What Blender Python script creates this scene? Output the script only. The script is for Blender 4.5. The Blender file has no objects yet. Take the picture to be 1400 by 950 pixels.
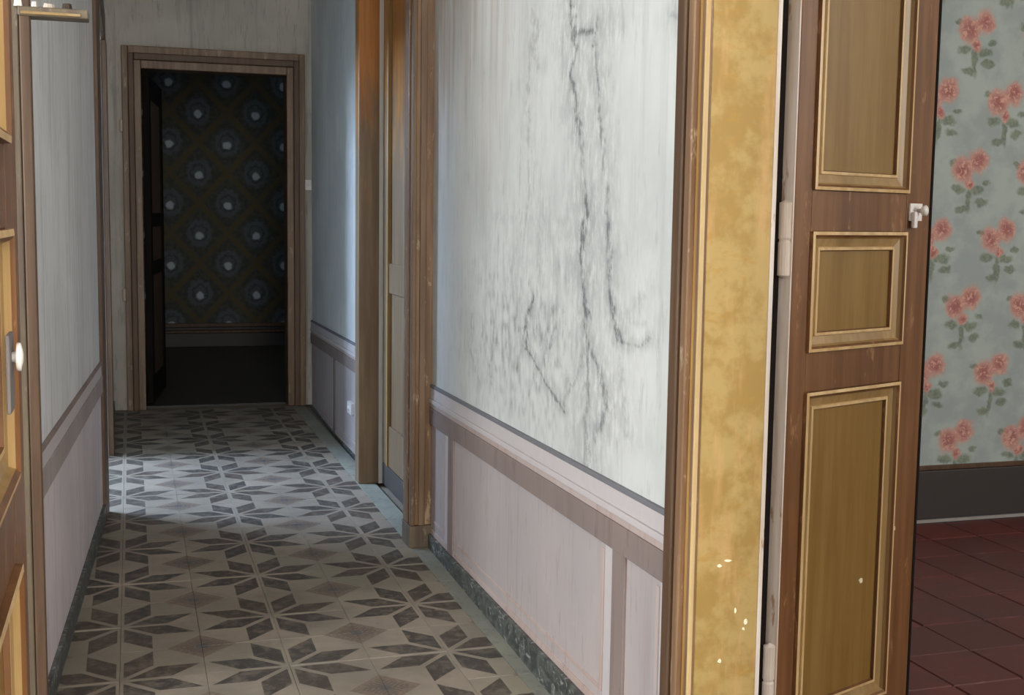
import bpy, bmesh, math, random
import numpy as np
from mathutils import Vector, Matrix
random.seed(7)
rng = np.random.default_rng(7)
scene = bpy.context.scene
COL = scene.collection

# ------------------------------------------------------------------ camera
cam_d = bpy.data.cameras.new('camera')
cam = bpy.data.objects.new('camera', cam_d)
COL.objects.link(cam)
R_ = Vector((0.955, -0.295, 0.014)); F_ = Vector((0.295, 0.950, -0.104))
F_.normalize(); R_ = (R_ - F_ * R_.dot(F_)).normalized(); U_ = R_.cross(F_)
m4 = Matrix((R_, U_, -F_)).transposed().to_4x4()
m4.translation = Vector((0, 0, 1.105))
cam.matrix_world = m4
cam_d.sensor_fit = 'HORIZONTAL'
cam_d.sensor_width = 36.0
cam_d.lens = 36.0 * 1681.0 / 1400.0
cam_d.clip_start = 0.02
scene.camera = cam

# ------------------------------------------------------------------ world, exposure
world = bpy.data.worlds.new('world')
scene.world = world
world.use_nodes = True
bg = world.node_tree.nodes['Background']
bg.inputs['Color'].default_value = (0.75, 0.85, 1.0, 1)
bg.inputs['Strength'].default_value = 0.3
scene.view_settings.view_transform = 'Standard'
scene.view_settings.look = 'None'
scene.view_settings.gamma = 1.0
scene.view_settings.exposure = 0.35
scene.cycles.max_bounces = 12
scene.cycles.diffuse_bounces = 8

# ------------------------------------------------------------------ daylight of the rooms' unseen windows, and a far-room fill
def window_or_fill_light(name, loc, aim, sx, sy, power, color):
    d = bpy.data.lights.new(name, 'AREA')
    d.shape = 'RECTANGLE'; d.size = sx; d.size_y = sy
    d.energy = power; d.color = color
    o = bpy.data.objects.new(name, d)
    COL.objects.link(o)
    o.location = loc
    o.rotation_euler = (Vector(aim) - Vector(loc)).to_track_quat('-Z', 'Y').to_euler()
    return o

window_or_fill_light('window_light_near_left', (-2.7, 0.9, 1.65), (0.9, 2.2, 1.1), 1.5, 1.7, 100, (0.93, 0.97, 1.0))
window_or_fill_light('window_light_far_left', (-2.5, 6.35, 2.4), (0.6, 5.0, 0.6), 1.6, 0.9, 225, (0.52, 0.71, 1.0))
window_or_fill_light('window_light_right', (3.9, 0.2, 1.8), (2.2, 2.6, 1.0), 1.3, 1.5, 60, (1.0, 0.97, 0.93))
window_or_fill_light('window_light_behind', (0.35, -2.2, 1.7), (0.4, 3.0, 1.1), 1.0, 1.8, 85, (1.0, 0.96, 0.9))
window_or_fill_light('fill_light_far_room', (3.2, 8.6, 1.9), (0.7, 10.6, 1.3), 0.8, 1.0, 4, (0.8, 0.9, 1.0))  # added fill that lifts the wallpaper; no window known in this room

# ------------------------------------------------------------------ helpers: colour and nodes
def srgb(r, g, b):
    f = lambda c: (c / 12.92 if c <= 0.04045 else ((c + 0.055) / 1.055) ** 2.4)
    return (f(r / 255.0), f(g / 255.0), f(b / 255.0), 1.0)

class NT:
    """small wrapper that builds shader maths"""
    def __init__(self, name, rough=0.6, spec=0.4):
        self.m = bpy.data.materials.new(name)
        self.m.use_nodes = True
        self.t = self.m.node_tree
        self.b = self.t.nodes['Principled BSDF']
        self.b.inputs['Roughness'].default_value = rough
        self.b.inputs['Specular IOR Level'].default_value = spec
        self.pos = self.t.nodes.new('ShaderNodeNewGeometry').outputs['Position']
        s = self.t.nodes.new('ShaderNodeSeparateXYZ')
        self.t.links.new(self.pos, s.inputs[0])
        self.x, self.y, self.z = s.outputs
    def put(self, sock, v):
        if isinstance(v, bpy.types.NodeSocket): self.t.links.new(v, sock)
        else: sock.default_value = v
    def math(self, op, a, b=0.0, c=0.0, clamp=False):
        n = self.t.nodes.new('ShaderNodeMath'); n.operation = op; n.use_clamp = clamp
        for s, v in zip(n.inputs, (a, b, c)): self.put(s, v)
        return n.outputs[0]
    def add(s, a, b): return s.math('ADD', a, b)
    def sub(s, a, b): return s.math('SUBTRACT', a, b)
    def mul(s, a, b): return s.math('MULTIPLY', a, b)
    def absv(s, a): return s.math('ABSOLUTE', a)
    def mn(s, a, b): return s.math('MINIMUM', a, b)
    def mx(s, a, b): return s.math('MAXIMUM', a, b)
    def step(self, v, lo, hi):
        """smooth 0..1 as v goes lo..hi"""
        n = self.t.nodes.new('ShaderNodeMapRange'); n.interpolation_type = 'SMOOTHSTEP'
        self.put(n.inputs['Value'], v)
        if lo < hi: a, b, c, d = lo, hi, 0.0, 1.0
        else: a, b, c, d = hi, lo, 1.0, 0.0
        for k, q in zip(('From Min', 'From Max', 'To Min', 'To Max'), (a, b, c, d)): n.inputs[k].default_value = q
        return n.outputs['Result']
    def rep(self, v, period):
        """v folded to -period/2..period/2"""
        u = self.math('ADD', self.math('DIVIDE', v, period), 0.5)
        return self.mul(self.sub(self.math('FRACT', u), 0.5), period)
    def noise(self, scale=(1, 1, 1), s=1.0, detail=4.0, rough=0.55, seed=0.0, distort=0.0, vec=None):
        mp = self.t.nodes.new('ShaderNodeMapping')
        self.put(mp.inputs['Vector'], vec if vec is not None else self.pos)
        mp.inputs['Scale'].default_value = scale
        mp.inputs['Location'].default_value = (seed, seed * 1.7, seed * 0.6)
        n = self.t.nodes.new('ShaderNodeTexNoise')
        self.t.links.new(mp.outputs[0], n.inputs['Vector'])
        n.inputs['Scale'].default_value = s; n.inputs['Detail'].default_value = detail
        n.inputs['Roughness'].default_value = rough; n.inputs['Distortion'].default_value = distort
        return n.outputs['Fac']
    def mix(self, f, a, b):
        n = self.t.nodes.new('ShaderNodeMix'); n.data_type = 'RGBA'
        self.put(n.inputs['Factor'], f)
        self.put(n.inputs[6], a); self.put(n.inputs[7], b)
        return n.outputs[2]
    def attr(self, name):
        n = self.t.nodes.new('ShaderNodeAttribute'); n.attribute_name = name
        return n.outputs['Fac']
    def rand(self):
        return self.t.nodes.new('ShaderNodeObjectInfo').outputs['Random']
    def out(self, col, bump=None, strength=0.2, dist=0.004, rough=None):
        self.put(self.b.inputs['Base Color'], col)
        if rough is not None: self.put(self.b.inputs['Roughness'], rough)
        if bump is not None:
            n = self.t.nodes.new('ShaderNodeBump')
            n.inputs['Strength'].default_value = strength; n.inputs['Distance'].default_value = dist
            self.t.links.new(bump, n.inputs['Height'])
            self.t.links.new(n.outputs[0], self.b.inputs['Normal'])
        return self.m

def wood(name, c1, c2, rough=0.45, worn=None, spec=0.4, amount=0.35):
    n = NT(name, rough, spec)
    g = n.noise((26, 26, 1.6), 1.6, 5, 0.6, seed=3)
    big = n.noise((5, 5, 2.0), 1.0, 3, 0.5, seed=9)
    c = n.mix(n.step(g, 0.32, 0.7), srgb(*c1), srgb(*c2))
    c = n.mix(n.mul(n.step(big, 0.45, 0.75), amount), c, srgb(*[q * 0.72 for q in c1]))
    if worn:
        w = n.noise((30, 30, 9), 1.0, 4, 0.7, seed=21)
        c = n.mix(n.step(w, 0.60, 0.68), c, srgb(*worn))
    return n.out(c, g, 0.25, 0.002)

def plaster(name, c1, c2, streak, s_amt=0.6, stain=False):
    n = NT(name, 0.85, 0.2)
    big = n.noise((1, 1.2, 0.9), 1.7, 4, 0.6, seed=2)
    st = n.noise((14, 14, 0.8), 1.6, 5, 0.62, seed=5)
    fine = n.noise((60, 40, 8), 1.0, 4, 0.7, seed=8)
    c = n.mix(n.step(big, 0.35, 0.68), srgb(*c1), srgb(*c2))
    c = n.mix(n.mul(n.step(st, 0.50, 0.72), s_amt), c, srgb(*streak))
    fl = n.mul(n.step(fine, 0.54, 0.70), 0.55)
    c = n.mix(fl, c, srgb(*streak))
    if stain:
        a = n.attr('stain')
        br = n.noise((1, 26, 12), 1.6, 5, 0.75, seed=14)
        sm = n.mul(a, n.step(br, 0.30, 0.60))
        c = n.mix(n.math('MINIMUM', n.mul(sm, 1.25), 0.93), c, srgb(108, 110, 113))
        t = n.attr('warm_bounce')
        c = n.mix(n.mul(t, n.step(st, 0.25, 0.7)), c, srgb(186, 166, 146))
    return n.out(c, n.add(fine, st), 0.18, 0.003)

def plain(name, c, rough=0.5, spec=0.4, metal=0.0, vary=0.12):
    n = NT(name, rough, spec)
    f = n.noise((1, 1, 1), 40, 3, 0.6)
    n.b.inputs['Metallic'].default_value = metal
    return n.out(n.mix(n.mul(f, vary * 2), srgb(*c), srgb(*[q * 0.75 for q in c])))

M = {}
M['wall_right'] = plaster('pale_plaster', (222, 223, 220), (204, 206, 204), (184, 185, 185), 0.35, True)
M['wall_left'] = plaster('left_plaster', (230, 230, 232), (214, 216, 216), (184, 184, 182), 0.6)
M['dado_left'] = plaster('left_mauve_dado', (222, 212, 214), (208, 200, 204), (190, 178, 178), 0.5)
M['band_left'] = plaster('left_dado_band', (176, 164, 160), (164, 152, 150), (146, 134, 132), 0.6)
M['wall_far'] = plaster('far_plaster', (196, 190, 180), (176, 171, 162), (140, 135, 128), 0.6)
M['ceiling'] = plain('ceiling_white', (215, 210, 200), 0.9, 0.1)
M['rail_line'] = plain('grey_dado_line', (128, 127, 132), 0.7, 0.2)
M['rail_pale'] = plain('pale_dado_strip', (206, 198, 198), 0.75, 0.2)
M['rail_band'] = plaster('mauve_dado_band', (150, 134, 128), (138, 124, 120), (124, 108, 104), 0.6)
M['dado'] = plaster('pale_mauve_dado', (190, 178, 176), (178, 170, 170), (166, 150, 146), 0.5)
M['dado_edge'] = plaster('pink_dado_edge', (188, 166, 158), (192, 178, 174), (168, 142, 134), 0.5)
M['casing'] = wood('casing_brown', (122, 92, 66), (150, 120, 92), 0.42, (178, 156, 128))
M['casing_gold'] = wood('casing_gold_edge', (168, 124, 66), (200, 160, 96), 0.4)
M['casing_light'] = wood('casing_highlight', (206, 180, 132), (185, 152, 104), 0.5)
M['casing_far'] = wood('far_casing_brown', (112, 88, 66), (138, 112, 88), 0.45, (150, 132, 112))
M['stile'] = wood('door_stile_brown', (106, 70, 40), (130, 90, 55), 0.36, (150, 110, 76))
M['panel'] = wood('door_panel_ochre', (132, 100, 46), (146, 116, 62), 0.33, None, 0.45, 0.2)
M['bead'] = wood('door_bead_highlight', (222, 192, 140), (196, 160, 108), 0.4)  # cream lines: highlights on the worn arrises, put into the colour
M['mould'] = wood('door_moulding_tan', (150, 120, 72), (172, 142, 96), 0.38)
M['edge_white'] = wood('door_edge_pale_paint', (226, 216, 208), (198, 180, 160), 0.5, (170, 140, 108))
M['white'] = plain('white_ceramic', (240, 236, 232), 0.3, 0.5, 0, 0.05)
M['grey'] = plain('dull_grey', (120, 112, 110), 0.5)  # grey of the lock plate and the small latch piece
M['chip'] = plain('bare_plaster_chip', (250, 240, 210), 0.8, 0.2, 0, 0.05)
M['metal'] = plain('dark_iron', (78, 68, 60), 0.45, 0.5, 0.6)
M['closed'] = wood('closed_door_faded', (124, 100, 74), (146, 122, 96), 0.45, (160, 142, 118))
M['dark_wood'] = wood('dark_brown_wood', (84, 62, 46), (104, 80, 60), 0.5)
M['near_black'] = plain('near_black_matte', (34, 28, 26), 0.9, 0.1)  # near-black for painted gap and edge shade, and the dark far leaf
M['olive'] = wood('olive_brown_frame', (118, 106, 84), (96, 80, 70), 0.5, (140, 128, 110))
M['rroom_base'] = plain('dark_skirting', (72, 66, 64), 0.5)
M['thresh'] = plain('pale_skirting_foot', (176, 172, 166), 0.6)
M['back'] = plain('room_plaster', (196, 190, 182), 0.9, 0.1)
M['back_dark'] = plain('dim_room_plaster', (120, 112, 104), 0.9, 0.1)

def jamb_mat():
    n = NT('yellow_ochre_jamb', 0.5, 0.35)
    a = n.noise((1, 1, 1), 16, 5, 0.65, seed=4)
    b = n.noise((30, 30, 5), 1.0, 4, 0.6, seed=6)
    w = n.noise((22, 8, 60), 1.0, 3, 0.6, seed=11, distort=0.6)
    c = n.mix(n.step(a, 0.40, 0.60), srgb(180, 154, 98), srgb(164, 134, 76))
    c = n.mix(n.mul(n.step(b, 0.5, 0.72), 0.55), c, srgb(206, 164, 112))
    c = n.mix(n.mul(n.step(w, 0.58, 0.72), 0.6), c, srgb(176, 136, 66))
    return n.out(c, a, 0.25, 0.003)
M['jamb'] = jamb_mat()

def reveal_mat():
    # deep orange high up is a warm glow painted by height, duller brown below
    n = NT('timber_painted_glow', 0.4, 0.4)
    g = n.noise((26, 26, 1.6), 1.6, 5, 0.6, seed=3)
    w = n.noise((12, 12, 4), 1.0, 4, 0.6, seed=17)
    dull = n.mix(n.step(g, 0.32, 0.7), srgb(112, 93, 72), srgb(134, 113, 90))
    glow = n.mix(n.step(g, 0.32, 0.7), srgb(168, 104, 40), srgb(186, 128, 60))
    h = n.step(n.add(n.z, n.mul(n.sub(w, 0.5), 1.2)), 1.25, 1.85)
    return n.out(n.mix(h, dull, glow), g, 0.2, 0.002)
M['reveal'] = reveal_mat()

def marble_mat():
    n = NT('marbled_skirting', 0.45, 0.4)
    a = n.noise((6, 14, 18), 1.3, 5, 0.65, seed=3, distort=1.2)
    v = n.noise((10, 16, 30), 1.2, 5, 0.6, seed=12, distort=2.0)
    c = n.mix(n.step(a, 0.4, 0.62), srgb(66, 68, 68), srgb(98, 102, 98))
    c = n.mix(n.mul(n.step(v, 0.56, 0.66), 0.8), c, srgb(165, 168, 164))
    return n.out(c, a, 0.1, 0.002)
M['marble'] = marble_mat()

CX, CY, CELL = 0.3576, 5.3637, 0.40
def star_tile_mat():
    n = NT('star_pattern_cement', 0.5, 0.4)
    u = n.rep(n.sub(n.x, CX), CELL); v = n.rep(n.sub(n.y, CY), CELL)
    au, av = n.absv(u), n.absv(v)
    a, b = n.mx(au, av), n.mn(au, av)
    H = CELL / 2; s = 0.5858 * H; k = s / math.sqrt(2)
    e = 0.0012
    p = n.step(b, 0.0085 - e, 0.0085 + e)
    p = n.mul(p, n.step(n.sub(a, b), 0.011 - e, 0.011 + e))
    p = n.mul(p, n.step(b, k - 0.004 + e, k - 0.004 - e))
    p = n.mul(p, n.step(n.sub(a, b), s - 0.006 + e, s - 0.006 - e))
    # ornament in the squares between four stars
    u2 = n.absv(n.rep(n.sub(n.x, CX + H), CELL)); v2 = n.absv(n.rep(n.sub(n.y, CY + H), CELL))
    l1 = n.add(u2, v2)
    dia = n.step(l1, 0.088, 0.084)
    flo = n.noise((1, 1, 0), 90, 2, 0.5, seed=1)
    ring = n.mul(n.step(l1, 0.060, 0.056), n.step(n.math('SINE', n.mul(n.sub(u2, v2), 420)), -0.2, 0.2))
    core = n.step(n.mx(u2, v2), 0.016, 0.013)
    dirt = n.noise((1, 1, 0), 3.2, 5, 0.62, seed=5)
    fine = n.noise((1, 1, 0), 34, 4, 0.7, seed=6)
    light = n.mix(n.step(dirt, 0.36, 0.64), n.mix(n.rand(), srgb(160, 148, 134), srgb(148, 138, 124)), srgb(136, 127, 115))
    green = n.step(n.noise((1, 1, 0), 1.6, 3, 0.5, seed=30), 0.52, 0.68)
    light = n.mix(n.mul(green, 0.4), light, srgb(146, 146, 126))
    dark = n.mix(n.rand(), srgb(62, 60, 58), srgb(76, 64, 58))
    brown = n.mix(n.step(flo, 0.4, 0.6), srgb(128, 112, 98), srgb(112, 98, 88))
    c = n.mix(n.mul(dia, 0.85), light, brown)
    c = n.mix(n.mul(ring, 0.65), c, srgb(92, 84, 82))
    c = n.mix(core, c, srgb(96, 94, 94))
    wear = n.add(0.58, n.mul(n.step(fine, 0.66, 0.42), 0.36))
    c = n.mix(n.mul(p, wear), c, dark)
    c = n.mix(n.mul(n.step(fine, 0.58, 0.8), 0.35), c, srgb(120, 112, 104))
    return n.out(c, fine, 0.08, 0.001, n.add(0.42, n.mul(fine, 0.25)))
M['star'] = star_tile_mat()
M['border_tile'] = plaster('grey_green_border', (150, 150, 138), (134, 136, 128), (112, 114, 110), 0.5)
M['joint'] = plain('tile_joint_dirt', (140, 130, 118), 0.9, 0.1)

def red_tile_mat():
    n = NT('red_terracotta', 0.42, 0.4)
    a = n.noise((1, 1, 1), 5, 5, 0.65, seed=4)
    b = n.noise((3, 12, 1), 3, 4, 0.6, seed=9)
    c = n.mix(n.rand(), srgb(112, 54, 48), srgb(92, 48, 46))
    c = n.mix(n.mul(n.step(a, 0.45, 0.7), 0.6), c, srgb(80, 52, 52))
    c = n.mix(n.mul(n.step(b, 0.6, 0.75), 0.35), c, srgb(148, 104, 98))
    return n.out(c, a, 0.15, 0.002)
M['red_tile'] = red_tile_mat()

def lattice(n, cx, cz, px, pz):
    """half-drop lattice, returns the two local coordinate pairs"""
    out = []
    for ox, oz in ((0, 0), (px / 2, pz / 2)):
        out.append((n.rep(n.sub(n.x, cx + ox), px), n.rep(n.sub(n.z, cz + oz), pz)))
    return out

def rose_paper_mat():
    n = NT('rose_wallpaper', 0.8, 0.2)
    w1 = n.mul(n.sub(n.noise((1, 1, 1), 22, 3, 0.6, seed=3), 0.5), 0.045)
    w2 = n.mul(n.sub(n.noise((1, 1, 1), 22, 3, 0.6, seed=13), 0.5), 0.045)
    pet = n.noise((1, 1, 1), 60, 3, 0.6, seed=7, distort=1.0)
    base = n.mix(n.step(n.noise((1, 1, 1), 9, 4, 0.6), 0.35, 0.65), srgb(188, 200, 194), srgb(172, 184, 182))
    c = base
    def blob(dx, dz, x0, z0, rx, rz):
        a = n.math('DIVIDE', n.add(n.sub(dx, x0), w1), rx); b = n.math('DIVIDE', n.add(n.sub(dz, z0), w2), rz)
        return n.math('SQRT', n.add(n.mul(a, a), n.mul(b, b)))
    for dx, dz in lattice(n, 2.94, 1.811, 0.283, 0.5):
        leaf = None
        for q in ((-0.045, -0.075, 0.030, 0.016), (0.040, -0.080, 0.032, 0.018), (0.0, -0.115, 0.012, 0.05),
                  (0.055, -0.120, 0.026, 0.014), (-0.025, -0.150, 0.026, 0.014), (0.075, -0.045, 0.020, 0.012), (-0.075, 0.02, 0.018, 0.012)):
            d = n.step(blob(dx, dz, *q), 1.35, 0.6)
            leaf = d if leaf is None else n.mx(leaf, d)
        c = n.mix(n.mul(leaf, 0.75), c, n.mix(n.step(pet, 0.4, 0.6), srgb(104, 122, 106), srgb(140, 146, 118)))
        for x0, z0, r in ((-0.030, -0.005, 0.046), (0.036, 0.028, 0.043), (0.005, -0.055, 0.020)):
            d = blob(dx, dz, x0, z0, r, r * 1.05)
            col = n.mix(n.step(d, 0.2, 0.9), srgb(180, 100, 94), srgb(214, 156, 142))
            col = n.mix(n.step(pet, 0.5, 0.62), col, srgb(232, 176, 156))
            c = n.mix(n.mul(n.step(d, 1.25, 0.7), 0.85), c, col)
    return n.out(c, pet, 0.05, 0.001)
M['rose_paper'] = rose_paper_mat()

def ogee_paper_mat():
    n = NT('dark_ogee_wallpaper', 0.6, 0.3)
    px, pz = 0.465, 0.50
    nz = n.noise((1, 1, 1), 26, 3, 0.6, seed=3)
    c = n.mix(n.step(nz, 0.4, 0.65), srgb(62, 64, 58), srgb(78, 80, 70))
    L = lattice(n, 0.55, 1.95, px, pz)
    dmin = None
    for dx, dz in L:
        d = n.add(n.math('DIVIDE', n.absv(dx), px / 2), n.math('DIVIDE', n.absv(dz), pz / 2))
        dmin = d if dmin is None else n.mn(dmin, d)
    band = n.step(dmin, 0.80, 0.92)
    c = n.mix(band, c, n.mix(nz, srgb(92, 76, 50), srgb(80, 80, 52)))
    for dx, dz in L:
        w = n.mul(n.sub(n.noise((1, 1, 1), 30, 2, 0.5, seed=8), 0.5), 0.07)
        r = n.math('SQRT', n.add(n.mul(dx, dx), n.mul(n.mul(dz, dz), 0.8)))
        r = n.add(r, w)
        c = n.mix(n.mul(n.step(r, 0.115, 0.085), 0.7), c, srgb(92, 102, 108))
        c = n.mix(n.mul(n.mul(n.step(r, 0.075, 0.06), n.step(r, 0.045, 0.055)), 0.7), c, srgb(56, 60, 62))
        dz2 = n.add(dz, 0.02)
        r2 = n.add(n.math('SQRT', n.add(n.mul(dx, dx), n.mul(dz2, dz2))), n.mul(w, 0.4))
        c = n.mix(n.step(r2, 0.040, 0.022), c, srgb(190, 200, 208))
    return n.out(c, nz, 0.1, 0.002)
M['ogee_paper'] = ogee_paper_mat()
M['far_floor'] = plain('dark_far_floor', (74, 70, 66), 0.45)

# ------------------------------------------------------------------ helpers: meshes
class MB:
    def __init__(self): self.v, self.f, self.mi = [], [], []
    def poly(self, pts, faces, mi=0):
        o = len(self.v); self.v += [tuple(p) for p in pts]
        self.f += [tuple(i + o for i in q) for q in faces]; self.mi += [mi] * len(faces)
        return self
    def box(self, x0, x1, y0, y1, z0, z1, mi=0):
        return self.prism([(x0, y0), (x1, y0), (x1, y1), (x0, y1)], z0, z1, mi)
    def prism(self, plan, z0, z1, mi=0, z0b=None, z1b=None):
        """plan polygon counter-clockwise, extruded in z; z0/z1 may be callables of (x, y)"""
        n = len(plan)
        f0 = z0 if callable(z0) else (lambda x, y: z0)
        f1 = z1 if callable(z1) else (lambda x, y: z1)
        pts = [(x, y, f0(x, y)) for x, y in plan] + [(x, y, f1(x, y)) for x, y in plan]
        faces = [tuple(range(n - 1, -1, -1)), tuple(range(n, 2 * n))]
        faces += [(i, (i + 1) % n, n + (i + 1) % n, n + i) for i in range(n)]
        return self.poly(pts, faces, mi)
    def rings(self, rects, mis):
        """rects: list of four-point loops; joins them one after the other"""
        o = len(self.v)
        for r in rects: self.v += [tuple(p) for p in r]
        for i in range(len(rects) - 1):
            for j in range(4):
                a, b = o + 4 * i + j, o + 4 * i + (j + 1) % 4
                self.f.append((a, b, b + 4, a + 4)); self.mi.append(mis[i])
        return self
    def lathe(self, prof, n=16, axis='z', at=(0, 0, 0), mi=0):
        o = len(self.v)
        for r, h in prof:
            for k in range(n):
                t = 2 * math.pi * k / n
                p = (r * math.cos(t), r * math.sin(t), h)
                if axis == 'y': p = (p[0], p[2], p[1])
                if axis == 'x': p = (p[2], p[0], p[1])
                self.v.append((p[0] + at[0], p[1] + at[1], p[2] + at[2]))
        for i in range(len(prof) - 1):
            for k in range(n):
                a, b = o + i * n + k, o + i * n + (k + 1) % n
                self.f.append((a, b, b + n, a + n)); self.mi.append(mi)
        self.f.append(tuple(o + k for k in range(n))[::-1]); self.mi.append(mi)
        self.f.append(tuple(o + (len(prof) - 1) * n + k for k in range(n))); self.mi.append(mi)
        return self
    def mesh(self, name, mats):
        me = bpy.data.meshes.new(name)
        me.from_pydata(self.v, [], self.f)
        for m in (mats if isinstance(mats, (list, tuple)) else [mats]): me.materials.append(m)
        me.polygons.foreach_set('material_index', self.mi)
        bm = bmesh.new(); bm.from_mesh(me); bmesh.ops.recalc_face_normals(bm, faces=bm.faces[:]); bm.to_mesh(me); bm.free()
        me.update()
        return me
    def obj(self, name, mats, parent=None, bevel=0.0, smooth=False):
        o = bpy.data.objects.new(name, self.mesh(name, mats))
        COL.objects.link(o)
        if parent is not None: o.parent = parent
        if bevel:
            b = o.modifiers.new('bevel', 'BEVEL'); b.width = bevel; b.segments = 2; b.limit_method = 'ANGLE'
        if smooth:
            for q in o.data.polygons: q.use_smooth = True
        return o

def tag(o, label, cat, group=None, kind=None):
    o['label'] = label; o['category'] = cat
    if group: o['group'] = group
    if kind: o['kind'] = kind
    return o
def struct(o, label, cat): return tag(o, label, cat, None, 'structure')
def empty(name, loc=(0, 0, 0), rz=0.0):
    o = bpy.data.objects.new(name, None); COL.objects.link(o)
    o.empty_display_size = 0.1; o.location = loc; o.rotation_euler = (0, 0, rz)
    return o

XR = lambda y: 0.935 + 0.016 * (y - 2.8)       # right wall face
XL = lambda y: -0.1899 + 0.049 * (y - 3.0)     # left wall face, it runs a little out of square
H_CEIL = 3.0

# ------------------------------------------------------------------ floor of the corridor
fl = MB().box(-3.2, 1.06, -2.4, 7.34, -0.10, -0.012).obj('floor', M['joint'])
struct(fl, 'corridor floor of patterned cement tiles with dark eight-point stars', 'floor')

def tile_mesh(name, sx, sy, mat, ch=0.0010, h=0.02, g=0.0003):
    x, y = sx / 2 - g, sy / 2 - g
    m = MB()
    lo = [(-x, -y, -h), (x, -y, -h), (x, y, -h), (-x, y, -h)]
    mid = [(-x, -y, -ch), (x, -y, -ch), (x, y, -ch), (-x, y, -ch)]
    top = [(-x + ch, -y + ch, 0), (x - ch, -y + ch, 0), (x - ch, y - ch, 0), (-x + ch, y - ch, 0)]
    m.rings([lo, mid, top], [0, 0])
    m.poly(top, [(0, 1, 2, 3)])
    return m.mesh(name, mat)

T = 0.20
full = tile_mesh('floor_tile', T, T, M['star'])
x_edges = [CX - 0.6 + T * k for k in range(6)] + [0.885]
strips = [tile_mesh('floor_tile_cut', x_edges[k + 1] - x_edges[k], T, M['star']) if k == 5 else full for k in range(6)]
y0 = CY - T * 23
for j in range(33):
    yc = y0 + T * (j + 0.5)
    if yc + T / 2 > 7.24: break
    for k in range(6):
        xc = (x_edges[k] + x_edges[k + 1]) / 2
        o = bpy.data.objects.new('floor_tile', strips[k]); COL.objects.link(o)
        o.parent = fl; o.location = (xc, yc, random.uniform(-0.0007, 0.0007))
        o.rotation_euler = (random.uniform(-.0015, .0015), random.uniform(-.0015, .0015), 0)
border = tile_mesh('border_tile', 0.075, 0.40, M['border_tile'])
for j in range(16):
    o = bpy.data.objects.new('border_tile', border); COL.objects.link(o)
    o.parent = fl; o.location = (0.885 + 0.0375, y0 + 0.4 * (j + 0.5), 0.0)
lside = MB().prism([(-3.15, 0.7), (-0.2424, 0.7), (-0.2424, 7.2), (-3.15, 7.2)], -0.012, -0.001).obj('side_room_paving', M['border_tile'], fl)

# ------------------------------------------------------------------ right wall: main stretch with stained plaster
Y0, Y1 = 1.94, 3.99
STAINS = [
(0.011, 0.75, [(2.593, 1.583), (2.583, 1.532), (2.571, 1.471), (2.589, 1.413), (2.564, 1.356), (2.529, 1.29)]),
(0.009, 0.55, [(2.529, 1.29), (2.496, 1.229), (2.483, 1.16)]),
(0.013, 0.9, [(2.483, 1.16), (2.474, 1.111), (2.495, 1.071), (2.504, 1.021), (2.48, 0.963)]),
(0.009, 0.85, [(2.48, 0.963), (2.461, 0.894), (2.452, 0.846)]),
(0.016, 0.6, [(2.452, 0.846), (2.454, 0.786), (2.445, 0.727), (2.441, 0.667), (2.436, 0.578)]),
(0.009, 0.75, [(2.428, 1.519), (2.439, 1.464), (2.42, 1.387), (2.402, 1.319)]),
(0.009, 0.6, [(2.402, 1.319), (2.376, 1.252), (2.361, 1.177), (2.348, 1.102)]),
(0.009, 0.75, [(2.348, 1.102), (2.336, 1.027), (2.321, 0.962)]),
(0.008, 0.9, [(2.321, 0.962), (2.283, 0.9), (2.243, 0.862)]),
(0.006, 0.6, [(2.243, 0.862), (2.171, 0.872), (2.103, 0.891)]),
(0.02, 0.75, [(2.558, 1.511), (2.498, 1.5), (2.427, 1.5)]),
(0.016, 0.7, [(2.443, 0.841), (2.398, 0.802), (2.354, 0.769), (2.324, 0.716), (2.368, 0.675)]),
(0.01, 0.5, [(2.376, 0.673), (2.385, 0.598)]),
(0.006, 0.5, [(2.485, 0.792), (2.543, 0.744), (2.603, 0.678)]),
(0.008, 0.85, [(2.603, 0.678), (2.707, 0.711), (2.819, 0.758), (2.918, 0.787), (2.894, 0.859), (2.847, 0.919)]),
(0.008, 0.6, [(2.684, 0.908), (2.731, 0.818), (2.738, 0.762)]),
(0.007, 0.6, [(2.824, 0.853), (2.829, 0.808)]),
(0.008, 0.6, [(2.648, 0.879), (2.705, 0.799)]),
(0.008, 0.5, [(3.179, 0.823), (3.21, 0.77), (3.245, 0.702), (3.218, 0.641)]),
(0.01, 0.4, [(3.43, 0.829), (3.452, 0.718), (3.342, 0.637)]),
(0.012, 0.35, [(2.243, 0.862), (2.252, 0.81), (2.235, 0.739), (2.206, 0.679)]),
(0.012, 0.35, [(2.884, 1.608), (2.863, 1.561), (2.915, 1.469), (2.906, 1.301), (2.887, 1.166), (2.932, 1.052)]),
(0.01, 0.35, [(2.826, 1.556), (2.879, 1.52), (2.82, 1.459)]),
(0.05, 0.2, [(3.17, 1.109), (2.875, 1.099), (2.564, 1.101)]),
(0.06, 0.16, [(3.032, 1.003), (2.622, 1.007), (2.307, 1.065)]),
(0.03, 0.2, [(2.932, 1.052), (2.988, 0.957), (3.204, 0.846)]),
(0.02, 0.25, [(2.154, 0.964), (2.221, 0.914), (2.127, 0.913)]),
(0.01, 0.4, [(2.027, 1.467), (1.967, 1.443)]),

]
def seg_dist(P, A, B):
    d = B - A; L = (d ** 2).sum() + 1e-12
    t = np.clip(((P - A) @ d) / L, 0, 1)
    return np.sqrt(((P - A - t[:, None] * d) ** 2).sum(1))
ny, nz = 240, 400
Z0w, Z1w = 0.0, 2.2
ys = np.linspace(Y0, Y1, ny); zs = np.linspace(Z0w, Z1w, nz)
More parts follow.
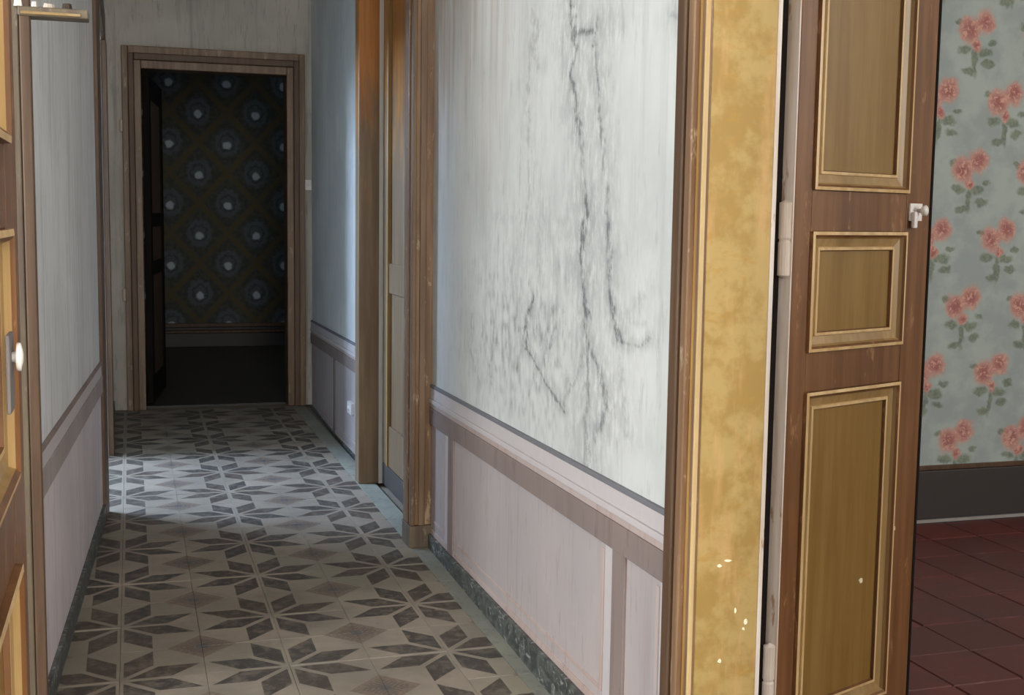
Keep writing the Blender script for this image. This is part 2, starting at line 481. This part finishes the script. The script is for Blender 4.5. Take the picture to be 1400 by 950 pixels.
gy, gz = np.meshgrid(ys, zs, indexing='ij'); gy, gz = gy.ravel(), gz.ravel()
K = 0.30                                        # marks spread farther along the wall than up it
Pt = np.stack([gy * K, gz], 1)
def vnoise(a, b, seed):
    r = np.random.default_rng(seed); g = r.random((64, 64))
    ia, ib = np.floor(a).astype(int), np.floor(b).astype(int); fa, fb = a - ia, b - ib
    fa = fa * fa * (3 - 2 * fa); fb = fb * fb * (3 - 2 * fb)
    q = lambda i, j: g[i % 64, j % 64]
    return (q(ia, ib) * (1 - fa) + q(ia + 1, ib) * fa) * (1 - fb) + (q(ia, ib + 1) * (1 - fa) + q(ia + 1, ib + 1) * fa) * fb
jx = (vnoise(gy * 25, gz * 30, 1) - .5) * 0.010 + (vnoise(gy * 70, gz * 90, 2) - .5) * 0.008
jz = (vnoise(gy * 25, gz * 30, 3) - .5) * 0.012
Pj = Pt + np.stack([jx, jz], 1)
stain = np.zeros(len(gy))
for w, s, pl in STAINS:
    pl = np.array(pl) * np.array([K, 1.0])
    d = np.min([seg_dist(Pj, pl[i], pl[i + 1]) for i in range(len(pl) - 1)], axis=0)
    core = np.clip(1.15 - d / (w * 0.6), 0, 1) * s
    halo = np.exp(-(d / (w * 2.8)) ** 2) * s * 0.42
    stain = np.maximum(stain, np.maximum(core, halo))
# soft grey bloom round the marks, thin running streaks under it
bloom = np.exp(-(((gy - 2.75) / 0.45) ** 2 + ((gz - 1.02) / 0.20) ** 2)) * 0.26 * vnoise(gy * 40, gz * 9, 5)
bloom += np.exp(-(((gy - 2.95) / 0.5) ** 2 + ((gz - 0.78) / 0.2) ** 2)) * 0.75 * vnoise(gy * 60, gz * 40, 6) ** 2
bloom += np.exp(-(((gy - 2.62) / 0.35) ** 2 + ((gz - 1.45) / 0.30) ** 2)) * 0.18 * vnoise(gy * 30, gz * 10, 8) ** 2
stain = np.clip(np.maximum(stain, bloom), 0, 1)
warm_bounce = np.clip((gz - 1.0) / 0.7, 0, 1) * np.clip((gy - 2.75) / 1.0, 0, 1) * (0.45 + 0.9 * vnoise(gy * 12, gz * 3, 11))  # tan tint painted high on the far end for warm bounced light
me = bpy.data.meshes.new('wall_face')
V = np.stack([XR(gy), gy, gz], 1)
idx = np.arange(ny * nz).reshape(ny, nz)
F = np.stack([idx[:-1, :-1], idx[:-1, 1:], idx[1:, 1:], idx[1:, :-1]], -1).reshape(-1, 4)
me.from_pydata(V.tolist(), [], F.tolist())
for nm, arr in (('stain', stain), ('warm_bounce', np.clip(warm_bounce, 0, 0.85))):
    at = me.attributes.new(nm, 'FLOAT', 'POINT'); at.data.foreach_set('value', arr.astype(np.float32))
me.materials.append(M['wall_right']); me.update()
wall_r = empty('wall_right', (0, 0, 0))
struct(wall_r, 'pale plaster right wall of the corridor with grey mould stains above a painted dado', 'wall')
o = bpy.data.objects.new('stained_plaster', me); COL.objects.link(o); o.parent = wall_r
# body of the wall behind the face, the lintels and the far stretch
XB = 1.105
def wall_piece(ya, yb, z0, z1, off=0.004, xb=XB):
    return MB().prism([(XR(ya) + off, ya), (xb, ya), (xb, yb), (XR(yb) + off, yb)], z0, z1)
wall_piece(1.97, 3.99, 0, H_CEIL).obj('masonry', M['wall_far'], wall_r)
wall_piece(Y0, Y1, 2.2, H_CEIL, 0.0).obj('upper_plaster', M['wall_left'], wall_r)
wall_piece(0.85, 1.97, 2.25, H_CEIL, 0.0).obj('lintel', M['wall_far'], wall_r)
wall_piece(-2.4, 0.85, 0, H_CEIL, 0.0).obj('near_stretch', M['wall_left'], wall_r)
wall_piece(3.99, 4.98, 2.14, H_CEIL, 0.0).obj('lintel', M['wall_far'], wall_r)
wall_piece(4.98, 7.2, 0, H_CEIL, 0.002).obj('far_stretch', M['wall_right'], wall_r)

# painted dado: thin strips proud of the plaster, sloping a little as in the house
def dado_strip(ya, yb, za, zb, proud, mat, name, parent=wall_r, side='R', slope=-0.016, yref=2.98, bevel=0.0015):
    X = XR if side == 'R' else XL
    sg = -1 if side == 'R' else 1
    xa, xb = X(ya), X(yb)
    plan = [(xa + sg * proud, ya), (xa - sg * 0.003, ya), (xb - sg * 0.003, yb), (xb + sg * proud, yb)]
    if side == 'L': plan = plan[::-1]
    f = lambda z: (z if callable(z) else (lambda x, y: z + slope * (y - yref)))
    return MB().prism(plan, f(za), f(zb)).obj(name, mat, parent, bevel)
flat0 = lambda x, y: 0.0
def right_dado(ya, yb, stiles, line=True):
    base_top = lambda x, y: 0.068 - 0.022 * (y - 2.98)
    dado_strip(ya, yb, base_top, 0.435, 0.0015, M['dado'], 'dado_field', bevel=0)
    dado_strip(ya, yb, 0.435, 0.492, 0.010, M['rail_band'], 'dado_band')
    dado_strip(ya, yb, 0.492, 0.508, 0.007, M['dado_edge'], 'dado_moulding')
    dado_strip(ya, yb, 0.508, 0.522, 0.012, M['rail_pale'], 'dado_moulding')
    dado_strip(ya, yb, 0.522, 0.558, 0.007, M['rail_pale'], 'dado_moulding')
    dado_strip(ya, yb, 0.558, 0.569, 0.008, M['rail_line'], 'dado_rail')
    for s0, s1 in stiles:
        dado_strip(s0, s1, base_top, 0.436, 0.007, M['rail_band'], 'dado_stile')
    dado_strip(ya, yb, flat0, base_top, 0.014, M['marble'], 'skirting_strip', bevel=0.002)
    # framed panels between the stiles
    ed = [ya] + [q for s in stiles for q in s] + [yb]
    for a, b in zip(ed[0::2], ed[1::2]):
        if b - a < 0.12: continue
        lo = lambda d: (lambda x, y: base_top(x, y) + d)
        dado_strip(a, b, lo(0.0), lo(0.018), 0.005, M['dado_edge'], 'panel_edge')
        dado_strip(a, a + 0.045, lo(0.018), 0.432, 0.005, M['rail_pale'], 'panel_edge')
        dado_strip(a + 0.055, a + 0.07, lo(0.05), 0.420, 0.004, M['dado_edge'], 'panel_edge')
        dado_strip(a + 0.055, b - 0.05, lo(0.042), lo(0.052), 0.004, M['dado_edge'], 'panel_edge')
right_dado(1.97, 3.96, [(2.19, 2.258), (3.63, 3.70)])
right_dado(5.07, 7.18, [(6.2, 6.27)])

# ------------------------------------------------------------------ panelled leaf builder
def ring_rect(u0, u1, z0, z1, d, v): return [(u0 + d, v, z0 + d), (u1 - d, v, z0 + d), (u1 - d, v, z1 - d), (u0 + d, v, z1 - d)]
def leaf_parts(root, L, Tk, zb, zt, us, zr, mats, edge_sides=(True, False)):
    """front is v=0 facing -v; us = (panel u0, u1); zr = list of (z0, z1) panels"""
    st, pn, bd, ml, ew = mats
    u0, u1 = us
    for a, b in ((0.0, u0), (u1, L)):
        MB().box(a, b, 0, Tk, zb, zt).obj('stile', st, root, 0.002)
    cuts = [zb] + [q for z in zr for q in z] + [zt]
    for a, b in zip(cuts[0::2], cuts[1::2]):
        MB().box(u0, u1, 0.0006, Tk - 0.0006, a, b).obj('rail', st, root, 0.0015)
    for z0, z1 in zr:
        MB().box(u0 - 0.004, u1 + 0.004, 0.010, Tk - 0.008, z0 - 0.004, z1 + 0.004).obj('panel', pn, root)
        m = MB()
        prof = [(0.0, 0.004, 0), (0.0, -0.006, 0), (0.006, -0.007, 1), (0.010, -0.003, 0), (0.013, 0.003, 2), (0.028, 0.007, 2), (0.029, 0.004, 1), (0.034, 0.004, 1), (0.036, 0.0098, 0)]
        m.rings([ring_rect(u0, u1, z0, z1, d, v) for d, v, _ in prof], [q[2] for q in prof[1:]])
        m.obj('panel_moulding', [st, bd, ml], root)

# ------------------------------------------------------------------ door 1: right, open into the rose-papered room
Yj = 1.853
d1 = empty('door_1', (1.087 + 0.04 * math.cos(math.radians(22)), 1.93 + 0.04 * math.sin(math.radians(22)), 0), math.radians(22))
struct(d1, 'brown panelled door leaf with ochre panels standing open into the rose-papered room', 'door')
LM = (M['stile'], M['panel'], M['bead'], M['mould'], M['edge_white'])
leaf_parts(d1, 0.432, 0.033, 0.015, 2.16, (0.049, 0.346), [(0.16, 0.797), (0.871, 1.090), (1.165, 1.98)], LM)
MB().box(-0.003, 0.0005, 0.001, 0.032, 0.016, 2.159).obj('pale_edge', M['edge_white'], d1)
MB().box(0.4245, 0.4326, -0.0015, 0.0335, 0.016, 2.159).obj('edge_shade_strip', M['near_black'], d1, 0.001)  # thin near-black strip standing in for the shadow line at the leaf edge
# painted-over hinge knuckles
for z0 in (1.008, 0.20, 1.80):
    m = MB()
    m.lathe([(0.002, z0), (0.011, z0 + 0.004), (0.011, z0 + 0.062), (0.009, z0 + 0.066), (0.011, z0 + 0.070), (0.011, z0 + 0.132), (0.002, z0 + 0.137)], 14, 'z', (-0.0125, 0.010, 0))
    m.box(-0.013, 0.002, 0.006, 0.018, z0 + 0.01, z0 + 0.127)
    m.obj('hinge', M['edge_white'], d1)
k = MB()
k.box(0.352, 0.394, -0.004, 0.0, 1.112, 1.146)
k.obj('lock_plate', M['white'], d1, 0.001)
k = MB().lathe([(0.004, 0), (0.005, -0.008), (0.009, -0.010), (0.011, -0.016), (0.004, -0.020)], 16, 'y', (0.380, -0.004, 1.132))
k.obj('knob', M['white'], d1, smooth=True)
MB().box(0.356, 0.368, -0.012, -0.0042, 1.098, 1.130).obj('latch', M['white'], d1, 0.002)
MB().box(0.3685, 0.376, -0.006, -0.0042, 1.098, 1.118).obj('latch', M['grey'], d1, 0.001)
def chips(parent, plane, spots, mat):
    """small flat flakes with ragged outlines: spots (a, z, ra, rz)"""
    for a, z, ra, rz in spots:
        n = 9; lo, hi = [], []
        for i in range(n):
            t = 2 * math.pi * i / n; q = random.uniform(0.6, 1.1)
            lo.append(plane(a + ra * q * math.cos(t), z + rz * q * math.sin(t), 0.0))
            hi.append(plane(a + ra * q * 0.85 * math.cos(t), z + rz * q * 0.85 * math.sin(t), 0.0014))
        m = MB()
        m.poly(lo + hi, [tuple(range(n, 2 * n))] + [(i, (i + 1) % n, n + (i + 1) % n, n + i) for i in range(n)])
        m.obj('paint_chip', mat, parent)
chips(d1, lambda a, z, h: (a, 0.0098 - h, z), [(0.262, 0.405, 0.007, 0.006)], M['chip'])
chips(d1, lambda a, z, h: (a, -h, z), [(0.353, 0.50, 0.004, 0.008)], M['chip'])

# frame of door 1: moulded casing on the corridor side, ochre jamb
f1 = empty('trim_1')
struct(f1, 'tall moulded brown casing and ochre jamb beside the open right door', 'door frame')
zc = 2.30
cas = [(1.920, 1.952, 0.030, 'dark_wood'), (1.905, 1.920, 0.024, 'casing'), (1.885, 1.905, 0.030, 'casing'), (1.872, 1.885, 0.020, 'casing_gold'), (1.852, 1.872, 0.022, 'casing')]
for a, b, pr, mt in cas:
    x = XR(1.9)
    MB().box(x - pr, x - 0.011 if b < 1.9 else x + 0.02, a, b, 0, zc).obj('casing_strip', M[mt], f1, 0.003)
MB().box(XR(1.9) - 0.024, XR(1.9) - 0.016, 1.8505, 1.8555, 0, zc).obj('highlight_line', M['casing_light'], f1, 0.001)  # pale line painting a highlight along the casing edge
jb = MB().box(XR(1.9) - 0.011, 1.028, Yj, 1.972, 0, 2.25).obj('jamb', M['jamb'], f1, 0.002)
MB().box(1.028, 1.036, Yj, 1.972, 0, 2.25).obj('pale_edge', M['edge_white'], f1, 0.001)
MB().box(1.034, 1.105, 1.958, 1.972, 0, 2.25).obj('gap_shade_strip', M['near_black'], f1)  # added near-black backing that paints the shade of the hinge gap
MB().box(XR(1.9) - 0.03, 1.034, 0.76, 1.952, 2.2, 2.3).obj('head', M['casing'], f1, 0.003)
MB().box(XR(0.8) - 0.03, 1.034, 0.76, 0.86, 0, 2.2).obj('jamb', M['casing'], f1, 0.003)
chips(jb, lambda a, z, h: (a, Yj - h, z), [(0.952, 0.520, 0.005, 0.004), (0.968, 0.528, 0.007, 0.003), (1.006, 0.418, 0.004, 0.007), (0.958, 0.352, 0.004, 0.005), (0.985, 0.44, 0.002, 0.006), (1.002, 0.405, 0.003, 0.003)], M['chip'])

# ------------------------------------------------------------------ door 3: closed door set into the right wall farther on
d3 = empty('door_3')
struct(d3, 'closed brown door in a deep timber frame farther along the right wall', 'door')
xd = 1.0
MB().box(xd, xd + 0.039, 4.05, 5.0, 0.09, 2.12).obj('door_board', M['reveal'], d3)
MB().box(xd - 0.012, xd + 0.039, 4.05, 5.0, 0.0, 0.09).obj('kickboard', M['rroom_base'], d3, 0.003)
for a, b in ((4.88, 4.985), (4.42, 4.50), (4.072, 4.12)):
    MB().box(xd - 0.012, xd + 0.001, a, b, 0.091, 2.12).obj('stile', M['reveal'], d3, 0.003)
MB().box(xd - 0.018, xd + 0.001, 4.865, 4.879, 0.092, 2.11).obj('bead', M['mould'], d3, 0.003)
for a, b in ((0.092, 0.26), (0.80, 0.92), (2.02, 2.12)):
    for c, d in ((4.121, 4.419), (4.501, 4.864)):
        MB().box(xd - 0.010, xd + 0.001, c, d, a, b).obj('rail', M['reveal'], d3, 0.003)
MB().box(0.888, 1.07, 4.985, 5.07, 0, 2.14).obj('frame_post', M['reveal'], d3, 0.004)
MB().box(0.895, 1.04, 3.965, 4.07, 0.075, 2.14).obj('frame_post', M['casing'], d3, 0.003)
MB().box(0.881, 0.896, 3.958, 3.985, 0.0752, 2.14).obj('post_bead', M['casing_far'], d3, 0.003)
MB().box(0.877, 0.896, 4.000, 4.06, 0.0752, 2.14).obj('post_bead', M['casing'], d3, 0.004)
MB().box(0.908, 0.930, 3.956, 3.966, 0.0752, 2.14).obj('post_bead', M['casing_far'], d3, 0.003)
MB().box(0.876, 1.0, 3.952, 4.072, 0.0, 0.075).obj('plinth_block', M['olive'], d3, 0.003)
MB().box(0.888, 1.04, 4.071, 4.984, 2.121, 2.22).obj('frame_head', M['reveal'], d3, 0.004)

# ------------------------------------------------------------------ left wall (slightly out of square)
wall_l = empty('wall_left')
struct(wall_l, 'short left wall of the corridor, pale plaster over a mauve painted dado', 'wall')
YA, YB = 2.80, 4.72
MB().prism([(XL(YA) - 0.16, YA), (XL(YA), YA), (XL(YB), YB), (XL(YB) - 0.16, YB)], 0, H_CEIL).obj('plaster', M['wall_left'], wall_l)
LK = dict(parent=wall_l, side='L', slope=-0.008, yref=3.6)
lb = lambda x, y: 0.062
dado_strip(YA, YB, lb, 0.478, 0.0015, M['dado_left'], 'dado_field', bevel=0, **LK)
dado_strip(YA, YB, 0.478, 0.538, 0.009, M['band_left'], 'dado_band', **LK)
dado_strip(YA, YB, 0.538, 0.575, 0.006, M['rail_pale'], 'dado_moulding', **LK)
dado_strip(YA, YB, 0.577, 0.588, 0.008, M['rail_band'], 'dado_rail', **LK)
dado_strip(YA, YB, flat0, lb, 0.012, M['marble'], 'skirting_strip', **LK)
MB().prism([(XL(1.2) - 0.16, 1.2), (XL(1.2), 1.2), (XL(YA), YA), (XL(YA) - 0.16, YA)], 2.2, H_CEIL).obj('lintel', M['wall_left'], wall_l)
MB().box(-0.45, -0.15, -2.4, 0.70, 0, H_CEIL).obj('near_stretch', M['wall_left'], wall_l)
MB().box(-0.45, -0.15, 0.70, 1.2, 2.2, H_CEIL).obj('lintel', M['wall_left'], wall_l)
MB().box(-0.27, -0.11, YB, 5.85, 1.90, H_CEIL).obj('lintel', M['wall_left'], wall_l)
MB().box(-0.27, -0.11, 5.85, 7.34, 0, H_CEIL).obj('far_stretch', M['wall_left'], wall_l)
MB().box(-0.11, -0.098, 5.98, 7.16, 0, 0.06).obj('skirting_strip', M['marble'], wall_l)

# casing at the near end of the left wall
f2 = empty('trim_2')
struct(f2, 'dark olive-brown door post at the near end of the left wall', 'door frame')
MB().box(XL(YA) - 0.165, XL(YA) + 0.006, YA - 0.035, YA - 0.001, 0, 2.2).obj('door_post', M['olive'], f2, 0.003)
MB().box(XL(YA) - 0.01, XL(YA) + 0.012, YA - 0.055, YA - 0.034, 0, 2.2).obj('post_bead', M['dark_wood'], f2, 0.003)
MB().box(XL(YA) - 0.03, XL(YA) - 0.012, YA - 0.045, YA - 0.034, 0, 2.2).obj('post_bead', M['olive'], f2, 0.003)

# far opening on the left: casing at the end of the wall, head, far jamb
f3 = empty('trim_3')
struct(f3, 'dark casing round the left side opening that lets in cool daylight', 'door frame')
MB().prism([(XL(4.58) - 0.002, 4.58), (XL(4.58) + 0.014, 4.58), (XL(YB) + 0.014, YB + 0.012), (XL(YB) - 0.002, YB + 0.012)], 0, 2.0).obj('casing_strip', M['dark_wood'], f3, 0.003)
MB().box(-0.11, -0.09, YB + 0.013, 5.86, 1.87, 1.98).obj('casing_head', M['dark_wood'], f3, 0.004)
MB().box(-0.27, -0.112, 5.835, 5.849, 0, 1.87).obj('jamb', M['edge_white'], f3, 0.002)
MB().box(-0.111, -0.088, 5.84, 5.97, 0, 1.869).obj('casing_strip', M['dark_wood'], f3, 0.003)

# ------------------------------------------------------------------ door 2: left leaf close to the camera
d2 = empty('door_2', (-0.105, 0.78, 0), math.radians(90))
struct(d2, 'brown door leaf with ochre panels at the left edge, seen edge-on', 'door')
leaf_parts(d2, 0.515, 0.033, 0.015, 2.16, (0.105, 0.402), [(0.16, 0.785), (0.865, 1.090), (1.165, 1.98)], LM)
MB().box(0.290, 0.330, -0.0095, -0.006, 0.940, 1.005).obj('lock_plate', M['grey'], d2, 0.001)
MB().lathe([(0.004, 0), (0.005, -0.003), (0.012, -0.004), (0.012, -0.007), (0.004, -0.009)], 16, 'y', (0.312, -0.0093, 0.985)).obj('knob', M['white'], d2, smooth=True)
MB().box(-0.19, -0.106, 0.701, 0.775, 0, 2.2).obj('hinge_post', M['stile'], d2)
bpy.context.view_layer.update()
for ob in list(d2.children):
    if ob.name.startswith('hinge_post'):
        ob.matrix_parent_inverse = d2.matrix_world.inverted()

# ------------------------------------------------------------------ far wall with its doorway, room beyond
YF = 7.2
wall_f = empty('wall_back')
struct(wall_f, 'grey plaster wall above the dark doorway at the corridor end', 'wall')
MB().box(-0.27, 0.04, YF, YF + 0.14, 0, H_CEIL).obj('plaster', M['wall_far'], wall_f)
MB().box(0.90, 1.105, YF, YF + 0.14, 0, H_CEIL).obj('plaster', M['wall_far'], wall_f)
MB().box(0.04, 0.90, YF, YF + 0.14, 1.93, H_CEIL).obj('plaster', M['wall_far'], wall_f)
d4 = empty('trim_4')
struct(d4, 'brown stepped wooden casing of the doorway at the corridor end', 'door frame')
xi0, xi1, xo0, xo1, zi, zo = 0.07, 0.865, -0.032, 0.967, 1.90, 2.02
steps = [(0.0, 0.034, 0.030), (0.034, 0.064, 0.042), (0.064, 0.102, 0.024)]   # from the outside inwards
for k, (a, b, pr) in enumerate(steps):
    mt = M['casing_far'] if k != 1 else M['dark_wood']
    kz = (zo - zi) / 0.102
    MB().box(xo0 + a, xo0 + b, YF - pr, YF + 0.002, 0, zo - a * kz).obj('casing_strip', mt, d4, 0.004)
    MB().box(xo1 - b, xo1 - a, YF - pr, YF + 0.002, 0, zo - a * kz).obj('casing_strip', mt, d4, 0.004)
    MB().box(xo0 + b + 0.0005, xo1 - b - 0.0005, YF - pr, YF + 0.002, zo - b * kz, zo - a * kz).obj('casing_head', mt, d4, 0.004)
MB().box(0.041, xi0, YF + 0.003, YF + 0.15, 0, 1.9).obj('jamb', M['dark_wood'], d4, 0.003)
MB().box(xi1, 0.899, YF + 0.003, YF + 0.15, 0, 1.9).obj('jamb', M['dark_wood'], d4, 0.003)
MB().box(0.041, 0.899, YF + 0.003, YF + 0.15, 1.901, 1.929).obj('jamb_head', M['dark_wood'], d4, 0.003)
for z in (0.62, 1.55):
    MB().lathe([(0.003, z), (0.010, z + .003), (0.010, z + .065), (0.003, z + .068)], 12, 'z', (xo0 - 0.006, YF - 0.022, 0)).obj('hinge', M['edge_white'], d4)

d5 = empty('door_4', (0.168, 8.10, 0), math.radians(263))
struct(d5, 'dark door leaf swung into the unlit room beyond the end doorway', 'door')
leaf_parts(d5, 0.74, 0.035, 0.01, 1.88, (0.10, 0.64), [(0.16, 0.75), (0.83, 1.03), (1.11, 1.76)], (M['near_black'], M['dark_wood'], M['dark_wood'], M['near_black'], M['near_black']))
wall_b = empty('wall_far_room')
struct(wall_b, 'dark room beyond the end doorway with patterned ogee wallpaper', 'wall')
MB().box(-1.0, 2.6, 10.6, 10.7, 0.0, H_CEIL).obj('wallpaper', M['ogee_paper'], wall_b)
MB().box(-1.0, 2.6, 10.575, 10.6, 0.0, 0.115).obj('skirting_board', M['rroom_base'], wall_b, 0.004)
MB().box(-1.0, 2.6, 10.565, 10.6, 0.116, 0.140).obj('skirting_moulding', M['dark_wood'], wall_b, 0.006)
MB().box(-1.0, 2.6, 10.572, 10.6, 0.165, 0.20).obj('skirting_moulding', M['dark_wood'], wall_b, 0.006)
MB().box(-1.0, 2.6, 10.582, 10.6, 0.1405, 0.1645).obj('skirting_board', M['rroom_base'], wall_b, 0.004)
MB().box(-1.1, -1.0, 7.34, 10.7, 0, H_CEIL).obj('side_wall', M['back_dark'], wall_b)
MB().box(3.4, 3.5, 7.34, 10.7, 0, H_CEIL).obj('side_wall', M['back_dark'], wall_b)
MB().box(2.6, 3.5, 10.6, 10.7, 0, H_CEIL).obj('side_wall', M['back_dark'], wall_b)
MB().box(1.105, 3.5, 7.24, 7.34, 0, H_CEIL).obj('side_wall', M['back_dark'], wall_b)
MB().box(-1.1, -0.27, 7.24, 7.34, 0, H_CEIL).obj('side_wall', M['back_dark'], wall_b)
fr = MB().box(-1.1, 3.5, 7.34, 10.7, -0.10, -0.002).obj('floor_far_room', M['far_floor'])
struct(fr, 'dark floor of the unlit room past the end doorway', 'floor')

# ------------------------------------------------------------------ right room
wall_rr = empty('wall_right_room')
struct(wall_rr, 'wall of the right room papered with pink roses above a dark skirting', 'wall')
YR = 3.85
MB().box(1.105, 4.2, YR, YR + 0.1, 0.2, H_CEIL).obj('wallpaper', M['rose_paper'], wall_rr)
MB().box(1.105, 4.2, YR - 0.014, YR + 0.1, 0.012, 0.195).obj('skirting_board', M['rroom_base'], wall_rr, 0.004)
MB().box(1.105, 4.2, YR - 0.009, YR, 0.1955, 0.214).obj('skirting_moulding', M['dark_wood'], wall_rr, 0.003)
MB().box(1.105, 4.2, YR - 0.022, YR - 0.013, 0.0, 0.011).obj('skirting_foot', M['thresh'], wall_rr)
MB().box(4.2, 4.3, -2.4, 3.95, 0, H_CEIL).obj('side_wall', M['back'], wall_rr)
MB().box(1.105, 4.3, -2.5, -2.4, 0, H_CEIL).obj('side_wall', M['back'], wall_rr)
frr = MB().box(1.06, 4.3, -2.4, 3.95, -0.10, -0.012).obj('floor_right_room', M['rroom_base'])
struct(frr, 'dark red terracotta tile floor of the right room', 'floor')
rt = tile_mesh('red_tile', 0.2, 0.2, M['red_tile'], 0.003, 0.02, 0.0012)
ang = math.radians(0)
for i in range(15):
    for j in range(19):
        x, y = 1.08 + 0.1 + 0.2 * i, 3.82 - 0.1 - 0.2 * j
        if y < 0.2 and i > 3: continue
        o = bpy.data.objects.new('red_tile', rt); COL.objects.link(o); o.parent = frr
        o.location = (x, y, random.uniform(-0.001, 0.001)); o.rotation_euler = (random.uniform(-.004, .004), random.uniform(-.004, .004), 0)

# ------------------------------------------------------------------ side rooms on the left, back wall, ceiling
wall_s = empty('wall_side_rooms')
struct(wall_s, 'plain walls of the rooms left of the corridor', 'wall')
MB().box(-3.3, -3.2, -2.4, 7.34, 0, H_CEIL).obj('outer_wall', M['back'], wall_s)
MB().box(-3.2, -0.36, 3.75, 3.85, 0, H_CEIL).obj('partition', M['back'], wall_s)
MB().box(-3.2, -0.27, 7.24, 7.34, 0, H_CEIL).obj('partition', M['back'], wall_s)
MB().box(-3.3, 1.105, -2.5, -2.4, 0, H_CEIL).obj('rear_wall', M['back'], wall_s)
ce = MB().box(-3.3, 4.3, -2.5, 10.7, H_CEIL, H_CEIL + 0.1).obj('ceiling', M['ceiling'])
struct(ce, 'plain white ceiling high above the corridor', 'ceiling')

# ------------------------------------------------------------------ small things
sw = empty('light_switch', (0.985, YF, 1.283))
tag(sw, 'small white ceramic switch beside the casing of the doorway at the corridor end', 'switch')
MB().box(-0.020, 0.020, -0.018, 0.0, -0.030, 0.030).obj('switch_plate', M['white'], sw, 0.003)
MB().lathe([(0.008, 0), (0.008, -0.010), (0.004, -0.012)], 12, 'y', (0, -0.018, 0.004)).obj('switch_button', M['white'], sw)
sk = empty('wall_socket', (XR(5.70) + 0.0005, 5.66, 0.215))
tag(sk, 'small white wall socket low on the right wall beside the closed door frame', 'socket')
MB().box(-0.020, 0.0, -0.05, 0.05, -0.027, 0.027).obj('socket_plate', M['white'], sk, 0.003)
MB().lathe([(0.014, 0), (0.012, -0.005)], 12, 'x', (-0.020, 0, 0)).obj('socket_face', M['white'], sk)
lg = empty('wooden_ledge', (XL(YA), YA - 0.03, 1.512))
tag(lg, 'short brown wooden ledge high on the left post with small pale and dark lumps on top', 'ledge')
MB().box(-0.012, 0.125, -0.03, 0.028, -0.009, 0.010).obj('ledge_board', M['olive'], lg, 0.003)
MB().box(-0.005, 0.110, -0.034, -0.0302, -0.006, 0.000).obj('ledge_bead', M['mould'], lg, 0.001)
for a, b, w, h, mt in ((-0.010, -0.02, 0.022, 0.016, 'white'), (0.020, -0.018, 0.014, 0.012, 'white'), (0.048, -0.015, 0.026, 0.010, 'edge_white'), (0.082, -0.012, 0.022, 0.014, 'metal')):  # unidentified small lumps, pale and dark
    m = MB(); n = 7
    lo = [(a + w / 2 * math.cos(6.283 * i / n) * random.uniform(.8, 1.1), b + 0.010 * math.sin(6.283 * i / n), 0.010) for i in range(n)]
    hi = [(x * 0.8 + a * 0.2, y * 0.8 + b * 0.2, 0.010 + h * random.uniform(.7, 1)) for x, y, z in lo]
    m.poly(lo + hi, [tuple(range(n))[::-1], tuple(range(n, 2 * n))] + [(i, (i + 1) % n, n + (i + 1) % n, n + i) for i in range(n)])
    m.obj('small_lump', M[mt], lg)
